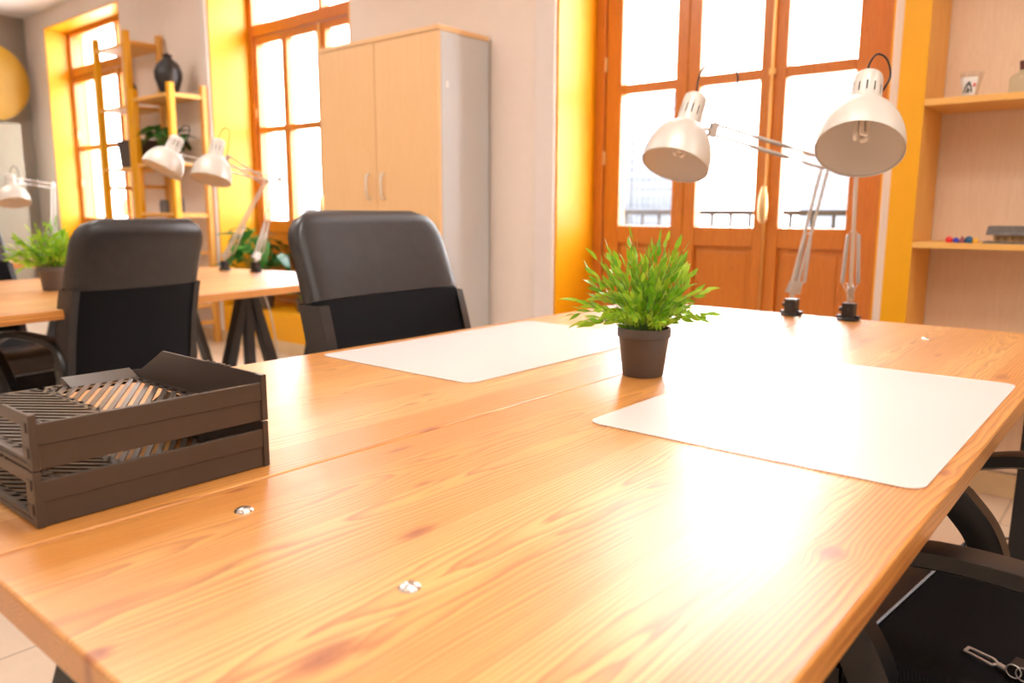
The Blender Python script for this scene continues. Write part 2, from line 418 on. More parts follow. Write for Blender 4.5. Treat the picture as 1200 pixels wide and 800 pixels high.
# ------------------------------------------------------------------ balcony doors
def balcony_door(n, a, b, glass, label, YF=YF):
    """glass: list of (x0,x1). leaves run between midpoints"""
    root = thing('door_%d' % n, label, 'balcony door', ((a+b)/2, YF, .30)); root['kind'] = 'structure'
    ox, oy, oz = root.location
    def L(bm): 
        bmesh.ops.translate(bm, verts=bm.verts[:], vec=(-ox, -oy, -oz)); return bm
    a += .012; b -= .012
    y0, y1 = YF, YF+.07
    bounds = [a+.06] + [(glass[i][1]+glass[i+1][0])/2 for i in range(len(glass)-1)] + [b-.06]
    bm = B()
    box(bm, (a, y0-.012, .30), (a+.058, y1+.02, 2.808)); box(bm, (b-.058, y0-.012, .30), (b, y1+.02, 2.808))
    box(bm, (a+.058, y0-.012, 2.76), (b-.058, y1+.02, 2.808)); box(bm, (a+.058, y0-.012, 2.37), (b-.058, y1+.02, 2.46))
    box(bm, (a+.058, y0-.012, .30), (b-.058, y1+.02, .335))
    link('door_frame', L(bm), m_door, root, bevel=.006)
    # fanlight glass and its bars
    mids = bounds[1:-1]
    bm = B()
    for x in mids[-1:]: box(bm, (x-.02, y0, 2.46), (x+.02, y1, 2.76))
    link('fanlight_bar', L(bm), m_door, root, bevel=.004)
    bm = B(); box(bm, (a+.058, y0+.03, 2.46), (b-.058, y0+.034, 2.76)); link('fanlight_glass', L(bm), m_glass, root)
    for i, (g0, g1) in enumerate(glass):
        l0, l1 = bounds[i]+.001, bounds[i+1]-.001
        bm = B()
        box(bm, (l0, y0, .337), (g0, y1-.01, 2.366)); box(bm, (g1, y0, .337), (l1, y1-.01, 2.366))
        for z0, z1 in ((.337, .42), (.87, .965), (1.64, 1.69), (2.31, 2.366)):
            box(bm, (g0, y0, z0), (g1, y1-.01, z1))
        leaf = link('door_leaf', L(bm), m_door, root, bevel=.005)
        bm = B(); box(bm, (g0, y0+.022, .42), (g1, y0+.04, .87))
        e = .028; box(bm, (g0+e, y0+.018, .42+e), (g1-e, y0+.022, .87-e))
        link('panel', L(bm), m_door, leaf, bevel=.006)
        for z0, z1 in ((.965, 1.64), (1.69, 2.31)):
            bm = B(); box(bm, (g0, y0+.028, z0), (g1, y0+.032, z1)); link('pane', L(bm), m_glass, leaf)
        if i != 1:
            for z in (1.32, 1.80):
                hx = l0+.002 if i == 0 else l1-.002
                bm = B(); tube(bm, ((hx, y0-.006, z-.035), (hx, y0-.006, z+.035)), .008, 8); link('hinge', L(bm), m_gold, leaf, smooth=40)
    hx = mids[-1]
    bm = B(); tube(bm, ((hx, y0-.012, .36), (hx, y0-.012, 2.36)), .0075, 10)
    for z in (.5, 1.0, 1.67, 2.2): box(bm, (hx-.016, y0-.014, z-.012), (hx+.016, y0+.001, z+.012))
    rod = link('bolt_rod', L(bm), m_brass, root, smooth=40)
    bm = B(); lathe(bm, [(.010, 0), (.02, .02), (.023, .08), (.019, .13), (.012, .155), (.011, .17)], 14, Matrix.Translation((hx, y0-.036, .985)), cap0=True, cap1=True)
    link('handle', L(bm), m_gold, rod, smooth=60)
    return root
balcony_door(3, *OPEN[2], [(-2.272, -1.960), (-1.826, -1.522), (-1.399, -1.097)], 'varnished orange-brown wooden balcony door with brass bolt rod behind the desk lamps')
balcony_door(2, *OPEN[1], [(-5.62, -5.29), (-5.22, -4.86), (-4.75, -4.20)], 'varnished wooden balcony door half hidden behind the tall cabinet')
balcony_door(1, *OPEN[0], [(-8.735, -8.28), (-8.20, -7.78), (-7.70, -7.28)], 'wooden balcony door farthest left, behind the tall shelf unit', YF=3.50)

# ------------------------------------------------------------------ outside
bm = B(); box(bm, (-40, YO+.9, -3.6), (30, 40, -3.4)); struct('street_ground', bm, m_asphalt, 'street paving far below the balcony', 'ground')
FY = 11.0
root = thing('apartment_building', 'pale sunlit apartment building across the street outside the balcony doors', 'building', (-8, FY, -3.4))
bm = B(); box(bm, (-22, 0, 0), (22, 3, 8.0)); box(bm, (-22, -.25, 3.9), (22, 0, 4.05)); box(bm, (-22, -.35, 7.9), (22, 3.05, 8.15))
link('facade', bm, m_facade, root)
for x in (1.0, 1.75, 4.6, 8.0, -3.5, -7.5, -11.0, 11.6):
    bm = B(); w = .38 if x in (1.0, 1.75) else .55
    box(bm, (x-w, -.04, 4.05), (x+w, .06, 6.3))
    for k in range(16): box(bm, (x-w+.04, -.06, 4.15+k*.133), (x+w-.04, -.04, 4.22+k*.133))
    link('shutter', bm, m_facade2, root)
rail = thing('facade_railing', 'grey railing of the balcony on the building across the street', 'railing', (-6.2, FY-.45, .65))
bm = B(); box(bm, (-.9, -.02, .9), (.9, .02, .94)); box(bm, (-.9, 0, .1), (.9, .02, .12))
for k in range(19): box(bm, (-.9+k*.1-.007, -.007, .1), (-.9+k*.1+.007, .007, .92))
link('railing_bars', bm, m_iron, rail)
bm = B(); box(bm, (-1.1, -.15, 0), (1.1, .44, .10)); link('balcony_slab', bm, m_facade, rail)
def balcony(x0, x1, label):
    t = thing('balcony_railing', label, 'railing', ((x0+x1)/2, 4.3, .30), group='iron balcony railings outside the doors')
    w = (x1-x0)/2
    bm = B(); box(bm, (-w, -.49, -.14), (w, .06, -.002)); link('balcony_slab', bm, m_facade, t)
    bm = B(); box(bm, (-w, -.02, .720), (w, .02, .75)); box(bm, (-w, -.01, .06), (w, .01, .075)); link('handrail', bm, m_iron, t)
    n = int(2*w/.115)
    for k in range(n+1):
        x = -w + 2*w*k/n; bm = B(); box(bm, (x-.009, -.009, -.005), (x+.009, .009, .735)); link('baluster', bm, m_iron, t)
balcony(-2.75, -.55, 'black iron balcony railing outside the right balcony door')
balcony(-6.0, -3.8, 'black iron balcony railing outside the middle balcony door')

# ------------------------------------------------------------------ plants
def leaf(bm, p, d, up, L, W, bend=.2, mat=0):
    d = d.normalized(); s = d.cross(up); s = s.normalized() if s.length > 1e-4 else d.orthogonal().normalized(); n = s.cross(d).normalized()
    prof = ((0, .12), (.25, .85), (.5, 1.0), (.78, .55), (1, 0))
    L_, Rr = [], []
    for t, w in prof:
        c = p + d*L*t - n*bend*L*t*t
        if w == 0: L_.append(bm.verts.new(c)); Rr.append(L_[-1]); continue
        L_.append(bm.verts.new(c + s*W*w/2 + n*W*.12*w)); Rr.append(bm.verts.new(c - s*W*w/2 + n*W*.12*w))
    for i in range(len(prof)-1):
        vs = [L_[i], Rr[i], Rr[i+1], L_[i+1]]
        vs = [v for j, v in enumerate(vs) if v not in vs[:j]]
        bm.faces.new(vs).material_index = mat
def pot_mesh(r0, r1, h, lip=.018):
    bm = B()
    lathe(bm, [(.0001, 0), (r0*.96, 0), (r0, .003), (r1*.94, h-lip), (r1*.945, h-lip+.0005), (r1, h-lip+.002), (r1, h-.001), (r1-.0015, h), (r1-.004, h-.0015), (r1*.90, h-.014), (r0*.9, .006), (.0001, .006)], 48)
    return bm
def grass_plant(label, loc, seed=1, scale=1.0, group=None, n=84):
    rnd = random.Random(seed)
    t = thing('potted_plant', label, 'plant', loc, 0, group)
    h = .0875
    link('pot', pot_mesh(.0365, .0475, h), m_pot, t, smooth=40)
    bm = B(); lathe(bm, [(.0001, h-.012), (.041, h-.014)], 24); link('soil', bm, m_soil, t)
    st = B(); lf = B()
    for i in range(n):
        a = rnd.uniform(0, 2*PI); q = math.sqrt((i+.5)/n)
        lean = (.08 + 1.15*q**1.25) * rnd.uniform(.85, 1.12) + (.30 if i % 4 == 0 and q > .7 else 0)
        ln = (.212 - .055*q) * rnd.uniform(.74, 1.12)
        o = Vector((math.cos(a), math.sin(a), 0))
        p0 = o*.032*q*rnd.uniform(.4, 1) + Vector((0, 0, h-.016))
        d = (o*math.sin(lean) + Vector((0, 0, math.cos(lean)))).normalized()
        d0 = (o*math.sin(lean*.45) + Vector((0, 0, math.cos(lean*.45)))).normalized()
        drop = .10*max(0, q-.75)*4*rnd.uniform(.3, 1.5)
        pts = []
        p = p0.copy()
        for k in range(7):
            pts.append(p.copy()); dd = d0.lerp(d, min(1, k/3)).normalized() - Vector((0, 0, drop*k*.9)); p += dd.normalized()*ln*.80/6
        tube(st, pts, [.0011*(1-.6*k/6) for k in range(7)], 5, cap=False)
        nl = 11
        for k in range(nl):
            f = .22 + .78*k/(nl-1); idx = min(5, int(f*6)); fr = f*6-idx
            pp = pts[idx].lerp(pts[idx+1], fr); ax = (pts[idx+1]-pts[idx]).normalized()
            side = ax.orthogonal().normalized(); side = Quaternion(ax, rnd.uniform(0, 2*PI)) @ side
            ld = ax*rnd.uniform(.75, 1.2) + side*rnd.uniform(.40, .95)
            if k == nl-1: ld = ax + side*.15
            leaf(lf, pp, ld, side+Vector((0, 0, .6)), rnd.uniform(.020, .033)*(1 if k > 2 else .8), rnd.uniform(.0066, .0098), rnd.uniform(0, .35))
    link('stems', st, m_stem, t, smooth=180); link('leaves', lf, m_leafA, t, smooth=180)
    t.scale = (scale,)*3; return t
TOP = .742
grass_plant('bright green grassy plant in a dark brown pot on the near desk', (-.705, 1.220, .7405), 3)
grass_plant('green grassy plant in a dark pot on the rear desk at the left', (-3.15, 1.13, .7405), 9, group=None)

def broad_plant(label, loc, potr, poth, spread, height, n, lw, ll, seed, mat=m_leafB, potmat=m_pot, cat='plant'):
    rnd = random.Random(seed); t = thing('broadleaf_plant', label, cat, loc)
    link('pot', pot_mesh(potr*.8, potr, poth, poth*.15), potmat, t, smooth=40)
    bm = B(); lathe(bm, [(.0001, poth-.02), (potr*.88, poth-.02)], 20); link('soil', bm, m_soil, t)
    st = B(); lf = B()
    for i in range(n):
        a = i*2.399 + rnd.uniform(-.4, .4); q = math.sqrt((i+.5)/n); o = Vector((math.cos(a), math.sin(a), 0))
        tip = o*spread*q*rnd.uniform(.7, 1) + Vector((0, 0, poth + height*(1-.55*q*q)*rnd.uniform(.55, 1)))
        p0 = o*potr*.4*q + Vector((0, 0, poth-.02)); mid = (p0+tip)/2 + Vector((0, 0, height*.15))
        pts = spline([p0, mid, tip], 4); tube(st, pts, .003, 5, cap=False)
        leaf(lf, tip - o*ll*.15, o + Vector((0, 0, rnd.uniform(-.5, .5))), Vector((rnd.uniform(-.4,.4), rnd.uniform(-.4,.4), 1)), ll*rnd.uniform(.8, 1.2), lw*rnd.uniform(.8, 1.2), .35)
    link('stems', st, m_stem, t, smooth=180); link('leaves', lf, mat, t, smooth=180); return t
broad_plant('large glossy green plant on the yellow step of the middle balcony door', (-5.32, 3.36, .3005), .12, .16, .24, .50, 46, .11, .18, 4)
broad_plant('small light green plant at the right end of the middle yellow step', (-4.86, 3.44, .30), .07, .10, .16, .22, 22, .06, .12, 6, m_leafA)
broad_plant('green balcony plant seen through the right balcony door', (-1.46, 4.10, .30), .09, .2, .09, .50, 40, .05, .14, 8, m_leafA)
broad_plant('bushy balcony plant at the right end of the outside railing', (-1.08, 4.10, .30), .09, .2, .09, .50, 40, .05, .14, 18, m_leafA)

# ------------------------------------------------------------------ trestle tables
TL = 2.095; TW = .601
knR = [(-.499+.4355, .466-.184-TL/2, .010, .030, .9), (-.193+.4355, .667-.184-TL/2, .014, .022, .8), (-.397+.4355, .285-.184-TL/2, .016, .040, .9),
       (-.515+.4355, .190-.184-TL/2, .010, .014, 1), (-.702+.4355, .629-.184-TL/2, .006, .028, .8), (-.590+.4355, .560-.184-TL/2, .005, .020, .8),
       (-.165+.4355, .968-.184-TL/2, .009, .020, .8), (-.603+.4355, 1.05-.184-TL/2, .012, .055, .5), (-.200+.4355, 1.63-.184-TL/2, .013, .04, .8),
       (-.513+.4355, 1.90-.184-TL/2, .012, .05, .6), (-.34+.4355, 1.80-.184-TL/2, .008, .03, .6), (-.725+.4355, .42-.184-TL/2, .005, .02, .9)]
knL = [(-.738+1.037, .716-.184-TL/2, .009, .03, 1), (-.891+1.037, .856-.184-TL/2, .008, .022, .7), (-.86+1.037, .80-.184-TL/2, .008, .02, .6),
       (-1.18+1.037, .62-.184-TL/2, .014, .03, .6), (-.80+1.037, 1.08-.184-TL/2, .010, .03, .5), (-1.1+1.037, 1.75-.184-TL/2, .014, .05, .6), (-1.25+1.037, .3-.184-TL/2, .012, .03, .8)]
m_pineR = pine('pine_staves_right', knR); m_pineL = pine('pine_staves_left', knL)
def trestle(parent, y):
    t = bpy.data.objects.new('trestle', None); C.objects.link(t); t.parent = parent; t.location = (0, y, 0)
    bm = B(); box(bm, (-.275, -.03, .665), (.275, .03, .711)); link('crossbar', bm, m_black, t, bevel=.004)
    for sx in (-1, 1):
        for sy in (-1, 1):
            bm = B(); x = sx*.245
            beam(bm, (x, sy*.018, .665), (x+sx*.012, sy*.225, 0.0), .034, .046, up=(1, 0, 0)); link('leg', bm, m_black, t, bevel=.003)
        bm = B(); box(bm, (sx*.245-.017, -.018, .20), (sx*.245+.017, .018, .68))
        for k in range(7): lathe(bm, [(.0001, 0), (.006, 0)], 10, Matrix.Translation((sx*.2625, 0, .26+k*.06)) @ Matrix.Rotation(sx*PI/2, 4, 'Y'), 1)
        link('height_post', bm, [m_black, m_steel], t, bevel=0)
        bm = B(); beam(bm, (sx*.245, -.158, .22), (sx*.245, .158, .22), .02, .035); link('brace', bm, m_black, t)
def table(label, loc, rz, mat, bolts, inset=.085, xr=TW/2, yoff=-.20):
    t = thing('trestle_table', label, 'table', loc, rz)
    bm = B(); box(bm, (-TW/2, -TL/2, .711), (xr, TL/2, .740)); link('tabletop', bm, mat, t, bevel=.003)
    trestle(t, -TL/2+inset); trestle(t, TL/2+yoff)
    for bx, by in bolts:
        bm = B(); lathe(bm, [(.0095, -.001), (.0092, .0012), (.007, .0028), (.0035, .0038), (.0001, .0041)], 24, Matrix.Translation((bx, by, .740)))
        link('bolt_head', bm, m_bolt, t, smooth=60)
    return t
YC = .184 + TL/2
tr = table('near desk, its right half: knotty varnished pine board holding the clear mat by the armchair', (-.4355, YC, 0), 0, m_pineR,
           [(-.668+.4355, .392-YC), (-.426+.4355, .388-YC), (-.410+.4355, 2.019-YC), (-.651+.4355, 2.007-YC)], .085, .4355-.148, -.07)
tl = table('near desk, its left half: varnished pine board carrying the brown letter tray', (-1.0375, YC, 0), 0, m_pineL, [(.26, TL/2-.09)], .45)
# rear desk, turned ten degrees
a10 = math.radians(10)
def rear(u, v, z=0):   # u from its right edge leftwards, v from its far end towards the viewer
    c = Vector((-2.74, 2.36, z)); ex = Vector((-math.cos(a10), -math.sin(a10), 0)); ey = Vector((math.sin(a10), -math.cos(a10), 0))
    return c + ex*u + ey*v
o = dup(tr)
for k in kids(o):
    if k.name.startswith('trestle'): k.location.x -= .10; k.location.y -= .15 if k.location.y > 0 else 0
place(o, rear(.301, TL/2), a10, 'rear desk, its right half: pine board on a black trestle beside the middle chairs')
o = dup(tl); place(o, rear(.903, TL/2), a10, 'rear desk, its left half: pine board next to the leftmost black chair')
o = dup(tr); place(o, (-5.15, 1.15, 0), math.radians(8), 'farthest desk at the left, pine board carrying the lone left lamp')

# ------------------------------------------------------------------ desk mats
def desk_mat(label, cx, cy, w, l, z=.7412, rz=0):
    bm = B(); prism(bm, rrect(w, l, .022, 6), lambda a, b, t: Vector((a, b, t*.0011)))
    o = link('desk_mat', bm, m_mat, None); o.location = (cx, cy, z); o.rotation_euler = (0, 0, rz)
    tag(o, label, 'desk mat'); return o
desk_mat('translucent white desk mat on the right half of the near desk', -.383, 1.222, .428, .682)
desk_mat('translucent white desk mat on the left half of the near desk, near the black chair', -1.095, 1.293, .415, .680)

# ------------------------------------------------------------------ letter trays
def letter_tray(label, z, dx=0):
    """origin at the footprint corner nearest the viewer; local -x runs 0.335 back, +y 0.243"""
    D, W, Hh = .335, .243, .0535
    t = thing('letter_tray', label, 'letter tray', (-.772+dx, .245, z), 0, 'stacked letter trays')
    th = .0032
    # outer wall towards the viewer's right (x = 0 plane): frame with recessed lower field
    bm = B()
    box(bm, (-th, 0, .0005), (0, W, .024)); box(bm, (-th, 0, .024), (.0016, W, .0445))
    box(bm, (-.010, -.001, .0005), (.0024, .006, Hh)); box(bm, (-.010, W-.007, .0005), (.0028, W, Hh))
    link('back_wall', bm, m_tray, t, bevel=.0008)
    # side walls: taper down towards the open front
    for s, y in ((0, 0), (1, W-th)):
        bm = B()
        if s:
            prof = [(-.004, .0005), (-.004, .0530), (-.235, .0530), (-.300, .020), (-D, .014), (-D, .0005)]
            prism(bm, prof, lambda a, b, tt: Vector((a, y + tt*th, b)))
            for k in range(5): box(bm, (-.075-.012*k, y-.001, .0525), (-.069-.012*k, y+th, .0545))
        else:   # window cut out between rails
            box(bm, (-D, y, .0005), (-.004, y+th, .010)); box(bm, (-D, y-.0012, .0030), (-.004, y, .0065))
            box(bm, (-.262, y, .040), (-.004, y+th, .0530)); box(bm, (-.022, y, .010), (-.004, y+th, .040))
            prism(bm, [(-.235, .0530), (-.300, .018), (-D, .013), (-D, .0005), (-.312, .0005), (-.285, .012), (-.240, .040)], lambda a, b, tt: Vector((a, y + tt*th, b)))
            for zz in (.012, .036): box(bm, (-.014, y-.0022, zz), (-.0035, y, zz+.010))
            for k in range(4): box(bm, (-.075-.012*k, y-.001, .0525), (-.069-.012*k, y+th, .0545))
        link('side_wall', bm, m_tray, t, bevel=.0006)
    # slatted floor: border + three bands of slanting bars
    zf = .0065; tf = .0022; bm = B()
    x0, x1, y0, y1 = -D+.002, -th, th, W-th
    for (a, b, c, d) in ((x0, x0+.014, y0, y1), (x1-.012, x1, y0, y1), (x0, x1, y0, y0+.010), (x0, x1, y1-.012, y1), (x0, x1, .118, .127), (x0, x1, y0+.052, y0+.058)):
        box(bm, (a, c, zf), (b, d, zf+tf))
    def slats(ya, yb, ang, step, w=.0048):
        # bars clipped to the band between ya and yb
        dx = (yb-ya)*math.tan(ang); x = x0 - abs(dx)
        while x < x1 + abs(dx):
            pa = Vector((x, ya, 0)); pb = Vector((x+dx, yb, 0))
            lo, hi = 0., 1.
            for lim, sg in ((x0+.004, 1), (x1-.004, -1)):
                fa, fb = sg*(pa.x-lim), sg*(pb.x-lim)
                if fa < 0 and fb < 0: lo, hi = 1, 0; break
                if fa < 0: lo = max(lo, fa/(fa-fb))
                elif fb < 0: hi = min(hi, fa/(fa-fb))
            if hi-lo > .05:
                p, q = pa.lerp(pb, lo), pa.lerp(pb, hi)
                beam(bm, (p.x, p.y, zf+tf/2), (q.x, q.y, zf+tf/2), w, tf)
            x += step
    slats(y0+.055, .121, math.radians(52), .0205, .0058); slats(.123, y1-.006, math.radians(-58), .0235, .0062)
    slats(y0+.004, y0+.055, math.radians(52), .0205, .0058)
    link('slatted_floor', bm, m_tray, t)
    # front lip in two pieces with thumb cut-out
    for ya, yb in ((.004, .060), (.150, W-.004)):
        bm = B(); prism(bm, [(-D, .0005), (-D-.004, .016), (-D+.002, .018), (-D+.030, .0085), (-D+.03, .0065), (-D+.01, .0005)], lambda a, b, tt: Vector((a, ya + tt*(yb-ya), b)))
        link('front_lip', bm, m_tray, t, bevel=.0006)
    return t
letter_tray('dark brown plastic letter tray lying on the desk, lower of the two', .7402)
letter_tray('dark brown plastic letter tray stacked on top of the other one', .7402+.0545, .0006)

# ------------------------------------------------------------------ office chairs
def office_chair(label, group=None):
    """origin on the floor under the seat, facing +x"""
    t = thing('office_chair', label, 'chair', (0,0,0), 0, group)
    # backrest: curved reclined cushion, leather above the seam and woven fabric below
    def back_pt(y, h, s):   # h 0..1 height, s -1 back .. 1 front
        rec = math.radians(14); hh = .02 + h*.545
        lum = .020*math.sin(min(1, h*1.1)*PI)
        x = -.205 - math.sin(rec)*hh + lum - .035 + .10*(y/.26)**2*.25
        z = .485 + math.cos(rec)*hh
        return Vector((x + s*.034*math.cos(rec), y, z + s*.034*math.sin(rec)))
    NY, NZ = 20, 26
    def outline(h):
        r = .085; w = .246 + .012*(1-h)
        top = (1-h)*.545
        if top < r: w -= r - math.sqrt(max(0, r*r-(r-top)**2))
        b = h*.545
        if b < .05: w -= .05 - math.sqrt(max(0, .05**2-(.05-b)**2))
        return max(w, .02)
    def half(h0, h1, name, mat, capt, capb):
        bm = B(); rings = []
        n = max(6, int((h1-h0)*NZ)+2)
        for i in range(n):
            h = h0 + (h1-h0)*i/(n-1); 
            h_ = min(max(h, .002), .998); w = outline(h_)
            puff = min(1, (1-h_)*.545/.035); puff = math.sqrt(max(.02, 1-(1-puff)**2)) if h > .5 else min(1, math.sqrt(max(.04, 1-(1-min(1, h_*.575/.03))**2)))
            ring = []
            K = 28
            for k in range(K):
                a = 2*PI*k/K
                ca, sa = math.cos(a), math.sin(a)
                e = .45
                yy = math.copysign(abs(ca)**e, ca)*w; ss = math.copysign(abs(sa)**e, sa)*puff
                ring.append(bm.verts.new(back_pt(yy, h_, ss)))
            rings.append(ring)
        for a, b in zip(rings, rings[1:]):
            for k in range(len(a)): bm.faces.new((a[k], a[(k+1)%len(a)], b[(k+1)%len(a)], b[k]))
        if capb: bm.faces.new(rings[0][::-1])
        if capt: bm.faces.new(rings[-1])
        return link(name, bm, mat, t, smooth=60)
    half(.600, 1.0, 'headrest_panel', m_leather, True, True)
    half(0, .596, 'backrest', m_fabric, True, True)
    # side bolsters (leather edge strip of the backrest)
    for s in (-1, 1):
        bm = B(); pts = [back_pt(s*(outline(h)-.003), h, 0) for h in [i/16*.58+.05 for i in range(16)]]
        prev = None
        for p in pts:
            ring = [bm.verts.new(p + Vector((dx, s*dy, 0))) for dx, dy in ((-.039, -.026), (-.0375, .000), (0, .0050), (.0375, .000), (.039, -.026))]
            if prev:
                for k in range(4): bm.faces.new((prev[k], prev[k+1], ring[k+1], ring[k]))
            prev = ring
        link('side_bolster', bm, m_leather, t, smooth=60)
    # seat
    def seat(name, x0, x1, yw, z0, z1, mat, dip=True):
        bm = B(); NX, NW = 18, 16; rows = []
        for i in range(NX+1):
            fx = i/NX; x = x0+(x1-x0)*fx; row = []
            for j in range(NW+1):
                fy = j/NW*2-1; y = fy*yw
                edge = (1-min(1, (1-abs(fy))*yw/.035))**2*.018
                wf = max(0, (x-.17)/.09)**2*.030 if x > .17 else 0
                d = -.010*math.cos(fy*PI/2)*math.sin(PI*min(1, max(0, (x+.22)/.42))) if dip else 0
                row.append(bm.verts.new((x, y, z1 - edge - wf + d)))
            rows.append(row)
        for a, b in zip(rows, rows[1:]):
            for j in range(NW): bm.faces.new((a[j], b[j], b[j+1], a[j+1]))
        edges = [r[0] for r in rows] + rows[-1][1:-1] + [r[-1] for r in rows[::-1]] + rows[0][-2:0:-1]
        low = [bm.verts.new((v.co.x, v.co.y, z0)) for v in edges]
        n = len(edges)
        for i in range(n): bm.faces.new((edges[i], edges[(i+1)%n], low[(i+1)%n], low[i]))
        bm.faces.new(low)
        return link(name, bm, mat, t, smooth=50)
    seat('seat', -.225, .156, .248, .405, .490, m_fabric)
    seat('seat_front_panel', .160, .262, .248, .405, .490, m_leather)
    bm = B(); tube(bm, [(.158, y/20*.243, .4915 - (.018 if abs(y) == 20 else 0)) for y in range(-20, 21)], .0022, 6); link('seat_piping', bm, m_piping, t, smooth=180)
    bm = B(); box(bm, (-.20, -.22, .385), (.22, .22, .404)); link('seat_pan', bm, m_plastic, t, bevel=.006)
    # looped armrests: a flat band following a closed D
    for s in (-1, 1):
        pts = spline([(-.150, s*.222, .42), (-.215, s*.240, .50), (-.235, s*.245, .575), (-.205, s*.245, .632), (-.120, s*.245, .650), (0, s*.245, .655), (.085, s*.245, .648),
                      (.150, s*.245, .630), (.196, s*.245, .604), (.200, s*.245, .582), (.170, s*.245, .552), (.138, s*.245, .515), (.118, s*.240, .470), (.108, s*.222, .42)], 5)
        bm = B(); prev = None
        for i, p in enumerate(pts):
            a = pts[max(0, i-1)]; b = pts[min(len(pts)-1, i+1)]; d = (b-a).normalized(); nrm = Vector((0, 1, 0)).cross(d).normalized()
            k_ = max(0, min(1, (p.z-.56)/.07)) if p.x > 0 else max(0, min(1, (p.z-.56)/.09)); ptop = .024 - .0135*k_
            w = .022
            sec = [(-w, -ptop), (-w*.6, -ptop*1.15), (w*.6, -ptop*1.15), (w, -ptop), (w, ptop*.6), (w*.7, ptop), (-w*.7, ptop), (-w, ptop*.6)]
            ring = [bm.verts.new(p + Vector((0, 1, 0))*u + nrm*v) for u, v in sec]
            if prev:
                for k in range(8): bm.faces.new((prev[k], prev[(k+1)%8], ring[(k+1)%8], ring[k]))
            else: bm.faces.new(ring[::-1])
            prev = ring
        bm.faces.new(prev)
        link('armrest', bm, m_plastic, t, smooth=35)
    # back bracket, column, star base, castors
    bm = B(); beam(bm, (-.10, 0, .392), (-.25, 0, .392), .07, .012)
    beam(bm, (-.25, 0, .39), (-.278, 0, .50), .07, .012, up=(1, 0, 0))
    link('back_bracket', bm, m_plastic, t, bevel=.003)
    bm = B(); lathe(bm, [(.025, .10), (.025, .24), (.016, .24), (.016, .385)], 20, cap0=True, cap1=True); link('gas_column', bm, m_black, t, smooth=40)
    for k in range(5):
        a = 2*PI*k/5 + .3; d = Vector((math.cos(a), math.sin(a), 0))
        bm = B(); tube(bm, [d*.02+Vector((0, 0, .115)), d*.16+Vector((0, 0, .100)), d*.29+Vector((0, 0, .070))], [.026, .020, .013], 10, flat=(0, 0, 1))
        lg = link('base_arm', bm, m_plastic, t, smooth=50)
        bm = B(); c = d*.285; sd = Vector((-d.y, d.x, 0))
        for q in (-1, 1):
            lathe(bm, [(.0001, -.008), (.024, -.008), (.027, -.005), (.027, .005), (.024, .008), (.0001, .008)], 18, Matrix.Translation(c + sd*q*.013 + Vector((0, 0, .0275))) @ sd.to_track_quat('Z', 'Y').to_matrix().to_4x4())
        link('castor', bm, m_plastic, lg, smooth=40)
    return t
ch = office_chair('black office chair turned away at the rear desk, its whole back in view')
place(ch, (-2.80, 1.10, 0), PI + math.radians(8), 'black leather and fabric chair whose back stands behind the brown letter trays')
ch.scale = (1, .88, .975)
o = dup(ch); o.scale = (1, 1.03, 1); place(o, (-1.235, 1.345, 0), math.radians(4), 'black leather-topped chair pushed to the far side of the near desk before the tall cabinet')
o = dup(ch); o.scale = (1, 1, 1); place(o, (-.07, 1.175, 0), math.radians(174), 'black armchair right of the near desk with a metal clip on its seat')
o = dup(ch); place(o, (-3.72, 1.10, 0), a10, 'black leather chair cut off by the left edge, beyond the green plant')

# metal clip on the seat
t = thing('metal_clip', 'silver metal clip with rings lying on the seat of the right armchair', 'clip', at(1172, 776, 1.16) )
t.location = (-.100, 1.045, .4865)
bm = B(); t.rotation_euler = (0, 0, math.radians(-12))
for a, b in (((-.040, .004, .004), (-.006, -.004, .004)), ((-.040, .016, .004), (-.010, .012, .004)), ((-.040, .003, .004), (-.040, .017, .004)), ((-.006, -.004, .004), (-.002, .004, .004)), ((-.010, .012, .004), (-.002, .004, .004))):
    beam(bm, a, b, .0035, .0025)
beam(bm, (-.004, .004, .004), (.014, -.004, .006), .008, .003)
link('clip_lever', bm, m_steel, t, bevel=.0005)
bm = B(); prism(bm, [(.010, .001), (.036, .001), (.031, .018), (.013, .018)], lambda a, b, tt: Vector((a, -.012 + tt*.026, b))); link('clip_body', bm, m_castiron, t, bevel=.001)
for k, (x, y) in enumerate(((.020, -.014), (.030, -.012))):
    bm = B(); tube(bm, [Vector((x + .008*math.cos(a), y-.001*k, .0125 + .008*math.sin(a))) for a in [2*PI*i/20 for i in range(21)]], .0009, 6); link('ring', bm, m_steel, t, smooth=180)

